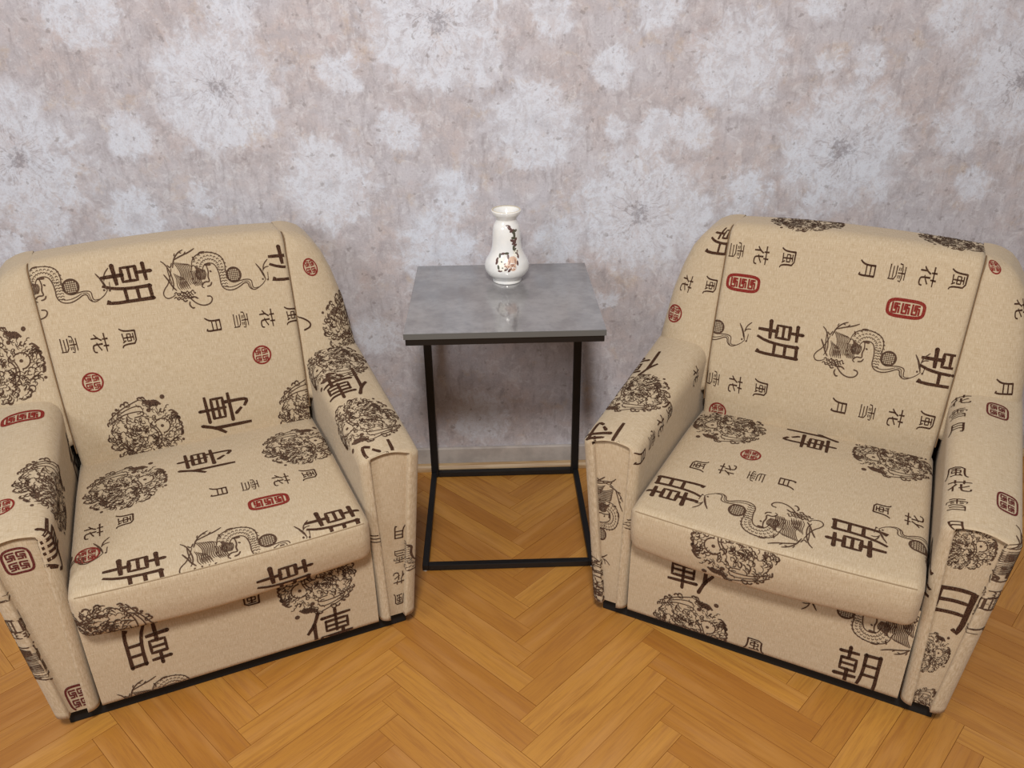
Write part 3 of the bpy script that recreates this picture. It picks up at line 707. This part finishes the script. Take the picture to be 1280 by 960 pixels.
def make_dragon():
    I = Ink(); q = lambda L: [((x-640)/360, (360-y)/360) for x, y in L]
    S = lambda L, w=9, tp=(.6, .5), sm=2: I.stroke(q(L), w/360*1.0, sm, tp, .09)
    S([(215,250),(240,170),(290,112),(350,85)], 14); S([(240,175),(330,140),(400,120),(465,85)], 14); S([(250,140),(262,112)], 10); S([(350,132),(372,108)], 10); S([(300,108),(330,118)], 10)
    S([(110,170),(150,205),(185,290),(200,400),(170,465)], 12); S([(115,300),(150,360),(180,430),(212,470)], 15); S([(165,215),(195,250),(215,200)], 12)
    S([(200,250),(175,330),(140,400),(95,440),(70,490),(100,535),(150,530),(195,505)], 11); S([(160,240),(165,330),(180,400)], 10)
    for i in range(9):
        S([(228+17*i, 195+4*i),(255+19*i, 230+3*i),(290+12*i, 320),(255+18*i, 400),(270+19*i, 455-4*i)], 8)
    for i in range(6): S([(215+i*14, 300+i*10),(235+i*14, 360),(225+i*22, 430),(250+i*20, 470)], 8)
    for i in range(7): S([(180+i*28, 500+8*(i % 3)),(205+i*28, 480+14*(i % 2)),(215+i*28, 525),(240+i*26, 510+12*(i % 3))], 11)
    for i in range(5): S([(170+i*36, 545),(195+i*36, 525+8*(i % 2)),(205+i*36, 565),(235+i*33, 550)], 11)
    S([(250,480),(300,520),(330,560),(380,620),(450,652),(520,642),(552,600),(540,568),(500,563)], 13, (.8, 1)); S([(320,590),(308,625),(335,662),(358,655)], 15); S([(330,560),(370,548),(410,575)], 16); S([(255,560),(270,590),(300,575)], 14)
    S([(400,290),(415,200),(470,150),(560,130),(650,150),(715,190),(742,262),(735,340),(748,400)], 11); S([(430,165),(445,205)], 16); S([(490,150),(510,128),(560,128)], 11)
    S([(500,330),(520,262),(575,240),(635,258),(660,320),(668,400),(662,470),(700,528),(780,542),(860,512),(905,482),(945,485),(950,540),(1000,572),(1060,545),(1110,512),(1142,470)], 11, (.8, .6))
    S([(748,400),(762,452),(820,462),(870,455),(930,448),(988,462),(985,528),(1000,552),(1055,545)], 10)
    S([(690,490),(760,512),(840,495),(900,466)], 8); S([(905,466),(960,470),(966,535),(985,556)], 7)
    for i in range(13):
        a = -2.9+i*.27; 
        for rr in (.72, 1.0, 1.28):
            cx, cy = 580+135*rr*math.cos(a)*.95, 290+140*rr*math.sin(a)*.85
            S([(cx-11, cy+7),(cx, cy-9),(cx+11, cy+7)], 7, (1, 1), 1)
    for i in range(7):
        for j in range(2): S([(672+j*30, 330+i*28),(690+j*30, 318+i*28),(708+j*28, 332+i*28)], 7, (1, 1), 1)
    for r in (76, 68): I.stroke(q([(812+r*math.cos(a), 388+r*math.sin(a)) for a in np.linspace(0, 6.2832, 22)]), 9/360*1.2, 0, (1, 1), .1)
    for i in range(-3, 4):
        h = math.sqrt(66**2-(i*19)**2); S([(812+i*19, 388-h),(812+i*19, 388+h)], 6, (1, 1), 0); S([(812-h, 388+i*19),(812+h, 388+i*19)], 6, (1, 1), 0)
    S([(550,255),(563,330),(545,375),(560,430),(500,420),(463,462),(492,482)], 14); S([(575,432),(560,465),(520,470)], 14); S([(530,255),(600,262)], 22, (.4, .3)); S([(575,320),(592,335)], 16)
    for i in range(9): S([(430+12*i, 250+i*8),(450+9*i, 300),(425+14*i, 345),(455+7*i, 400)], 9)
    for i in range(6): S([(385+i*16, 300),(400+i*15, 345),(380+i*17, 400),(412+i*15, 452)], 10)
    S([(1135,470),(1118,395),(1058,300)], 15, (.5, .3)); S([(1125,385),(1138,320),(1190,268)], 12); S([(1128,372),(1150,348),(1192,345)], 11); S([(1165,482),(1172,400)], 8); S([(1090,350),(1112,400),(1125,440)], 18, (.4, .5)); I.dot(q([(1108,470)])[0], .03); I.dot(q([(1160,482)])[0], .03)
    return I
def make_medallion():
    I = Ink(); rg = random.Random(11)
    I.dot((.62, .90), .065); I.dot((.20, .60), .06); I.dot((.46, .10), .045); I.dot((-.60, .76), .04); I.dot((.93, -.42), .04); I.dot((-.55, -.88), .04)
    ring = [(.46+.21*math.cos(a), .10+.21*math.sin(a)) for a in np.linspace(-1.6, 2.6, 14)]; I.stroke(ring, .035, 0, (1, 1), .1)
    for i in range(5): I.stroke([(.10+.07*i, .92-.02*i), (.16+.07*i, .82), (.30+.06*i, .70)], .055, 1, (.5, 1.0), .1)
    for i in range(5): I.stroke([(.70+.05*i, .48-.07*i), (.80+.03*i, .50-.07*i), (.93, .34-.07*i)], .045, 1, (.5, 1.0), .1)
    I.stroke([(-.85, .50), (-.55, .72), (-.2, .86), (.02, .93)], .03, 2); I.stroke([(-.82, .40), (-.5, .58), (-.2, .62), (.05, .60), (.06, .48), (-.2, .46)], .03, 2); I.stroke([(-.6, .6), (-.3, .74), (0, .78), (.05, .66)], .028, 2)
    I.stroke([(.20, .10), (.32, -.05), (.28, -.30), (.12, -.42)], .035, 2); I.stroke([(.28, .14), (.40, -.12), (.36, -.36), (.2, -.5)], .03, 2)
    n = 0
    while n < 430:
        x, y = rg.uniform(-.98, .98), rg.uniform(-.98, .98); r = math.hypot(x, y)
        if r > .97 or math.hypot(x-.46, y-.10) < .25 or math.hypot(x-.2, y-.6) < .13 or (y > .45 and x < .12 and x > -.75 and rg.random() < .75) or (y > .62 and x > .45): continue
        a = math.atan2(y, x) + 1.57 + .9*math.sin(3*x+2.2*y) + rg.uniform(-.5, .5); pts = [(x, y)]; l = rg.randint(3, 5); bend = rg.choice((-1, 1))*rg.uniform(.5, 1.7)
        for _ in range(l):
            a += bend*.6; nx, ny = pts[-1][0]+.046*math.cos(a), pts[-1][1]+.046*math.sin(a)
            if math.hypot(nx, ny) > 1.0: break
            pts.append((nx, ny))
        if len(pts) > 2: I.stroke(pts, rg.uniform(.016, .027), 1, (.7, .6), .09); n += 1
    for k in range(26):
        a = rg.uniform(0, 6.28)
        if .3 < a < 1.3: continue
        I.stroke([(.93*math.cos(a), .93*math.sin(a)), (1.0*math.cos(a+.06), 1.0*math.sin(a+.06)), (.95*math.cos(a+.14), .95*math.sin(a+.14))], .045, 1, (.6, .6), .1)
    return I
def make_seal(kind):
    I = Ink()
    if kind == 'seal_round': ax, ay, e = 1., 1., 2.
    elif kind == 'seal_long': ax, ay, e = .46, 1., 4.
    else: ax, ay, e = .95, 1., 4.
    th = np.linspace(0, 2*math.pi, 40); rr = (np.abs(np.cos(th))**e+np.abs(np.sin(th))**e)**(-1/e)
    for k in (.93,) : I.stroke([(ax*k*r*math.cos(a), ay*k*r*math.sin(a)) for a, r in zip(th, rr)], .17, 0, (1, 1), .2)
    rows = 3 if kind == 'seal_long' else 2
    for i in range(rows):
        y0 = ay*(.78-1.56*(i+.5)/rows); hh = ay*.78/rows*.86
        cols = (-1, 1) if kind != 'seal_long' else (0,)
        for cx in cols:
            x0 = cx*ax*.36; wx = ax*(.30 if cols != (0,) else .60)
            w = .12 if kind != 'seal_long' else .10
            I.stroke([(x0-wx, y0+hh*.8), (x0+wx, y0+hh*.8)], w); I.stroke([(x0-wx*.9, y0+hh*.8), (x0-wx*.9, y0-hh*.2), (x0+wx*.8, y0-hh*.2), (x0+wx*.8, y0+hh*.25), (x0-wx*.3, y0+hh*.25)], w)
            I.stroke([(x0-wx, y0-hh*.75), (x0+wx*.2, y0-hh*.75), (x0+wx*.2, y0-hh*.2)], w); I.stroke([(x0+wx*.75, y0-hh*.2), (x0+wx*.75, y0-hh*.9)], w)
    return I
def make_hook():
    I = Ink(); I.stroke([(-1, .9), (-.2, .6), (.6, -.1), (.5, -.7), (-.4, -1)], .22, 2, (.5, 1), .2); return I
LIB = {k: make_char(k) for k in CH}
LIB.update(dragon=make_dragon(), medallion=make_medallion(), hook=make_hook(), **{k: make_seal(k) for k in ('seal_round', 'seal_long', 'seal_square')})
PNAME = dict(zhao='printed_character', chuan='printed_character', feng='printed_character', hua='printed_character', xue='printed_character', yue='printed_character', dragon='printed_dragon', medallion='printed_medallion', hook='printed_stroke', seal_round='printed_seal', seal_long='printed_seal', seal_square='printed_seal')
PMAT = dict(dragon=LINE, medallion=LINE, seal_round=RED, seal_long=RED, seal_square=PLUM)
def stamp(sh, motif, s, t, ang, size, wid, parent):
    I = LIB[motif]; V = np.array(I.v); a = math.radians(ang)
    up = np.array([math.cos(a), math.sin(a)]); right = np.array([up[1], -up[0]])*sh.hand
    st = np.array([s, t]) + V[:, :1]*right*size*wid + V[:, 1:]*up*size
    P, N, ok = sh.at(st[:, 0], st[:, 1])
    if hasattr(sh, 'edge'): ok &= (st[:, 1] < sh.edge-.001) if t < sh.edge else (st[:, 1] > sh.edge+.001)     # top and front of the cushion are cut separately
    P = P + N/(np.linalg.norm(N, axis=1, keepdims=True)+1e-9)*.0008
    F = [f for f in I.f if all(ok[i] for i in f)]
    if not F: return
    # a motif cut apart by a panel edge becomes one piece of print for each remnant
    cell = {}
    for n_, f in enumerate(F): cell.setdefault(tuple((st[f[0]]/(size*.25)).astype(int)), []).append(n_)
    seen, groups = set(), []
    for k0 in cell:
        if k0 in seen: continue
        stack, grp = [k0], []; seen.add(k0)
        while stack:
            q = stack.pop(); grp += cell[q]
            for dx in (-1, 0, 1):
                for dy in (-1, 0, 1):
                    w_ = (q[0]+dx, q[1]+dy)
                    if w_ in cell and w_ not in seen: seen.add(w_); stack.append(w_)
        groups.append(grp)
    for grp in groups:
        if len(grp) < 3: continue
        G = [F[n_] for n_ in grp]; used = sorted({i for f in G for i in f}); mp = {i: k for k, i in enumerate(used)}
        mesh_obj(PNAME[motif], P[used], [[mp[i] for i in f] for f in G], PMAT.get(motif, INK), parent)
def seam_tube(name, pts, r, parent, mat):
    P = np.array(pts); T = np.gradient(P, axis=0); T /= np.linalg.norm(T, axis=1, keepdims=True); k = 6
    vs = []
    for p, d in zip(P, T):
        a = np.cross(d, (0.13, .97, .2)); a /= np.linalg.norm(a); b = np.cross(d, a)
        vs += [p+r*(a*math.cos(6.2832*i/k)+b*math.sin(6.2832*i/k)) for i in range(k)]
    fs = [[i*k+j, i*k+(j+1) % k, (i+1)*k+(j+1) % k, (i+1)*k+j] for i in range(len(P)-1) for j in range(k)]
    return mesh_obj(name, vs, fs, mat, parent, True)
def build_chair(key, label):
    x, y, a = CHAIR_POSE[key]
    A = empty('armchair', (x, y, 0), a); tag(A, label, 'armchair', 'two matching armchairs')
    box('plinth', -.338, .338, .030, .630, .0005, .0435, BLACK, A, .002)
    part = {}
    part['base'] = sheet_obj('base', SHEETS['base'], A, False)
    box('seat_frame', -.262, .262, .012, .655, ZB+.001, .225, FAB, A)
    part['seat'] = sheet_obj('seat_cushion', SHEETS['seat'], A, 'cols')
    part['back'] = sheet_obj('backrest', SHEETS['back'], A, 'cols')
    for k, n in (('armL', 'arm'), ('armR', 'arm')): part[k] = sheet_obj(n, SHEETS[k], A, 'cols')
    for k in ('panelL', 'panelR'): part[k] = sheet_obj('arm_front_panel', SHEETS[k], A, False)
    for k in ('wingL', 'wingR'): part[k] = sheet_obj('backrest_wing', SHEETS[k], A, 'rows')
    box('rear_panel', -.325, .325, .640, .664, ZB, .66, FAB, A, .006)
    sc_ = SHEETS['seat']; ss = np.linspace(sc_.s[6], sc_.s[-7], 60); pp, nn, _ = sc_.at(ss, np.full(60, sc_.edge))
    seam_tube('seam', pp-nn*.0002, .0011, part['seat'], SEAM)
    bk = SHEETS['back']; tt = np.linspace(bk.t[8], bk.t[0]+.66*(bk.t[-1]-bk.t[0]), 60)
    for e, col in ((-1, 2), (1, -3)):
        pp, nn, _ = bk.at(np.full(60, bk.s[col]), tt); pp = pp - nn*.001; pp[:, 0] += e*.0030
        seam_tube('seam', pp, .0016, part['back'], GROOVE_SHADE)  # added dark tube paints the groove shade between backrest and wing
    for (c, sh, mo, s, t, an, size, wid) in PRINTS:
        if c == key: stamp(SHEETS[sh], mo, s, t, an, size, wid, part[sh])
    return A
build_chair('L', 'beige patterned armchair to the left of the side table, round dragon medallion on its backrest')
build_chair('R', 'beige patterned armchair to the right of the side table, turned towards the left')
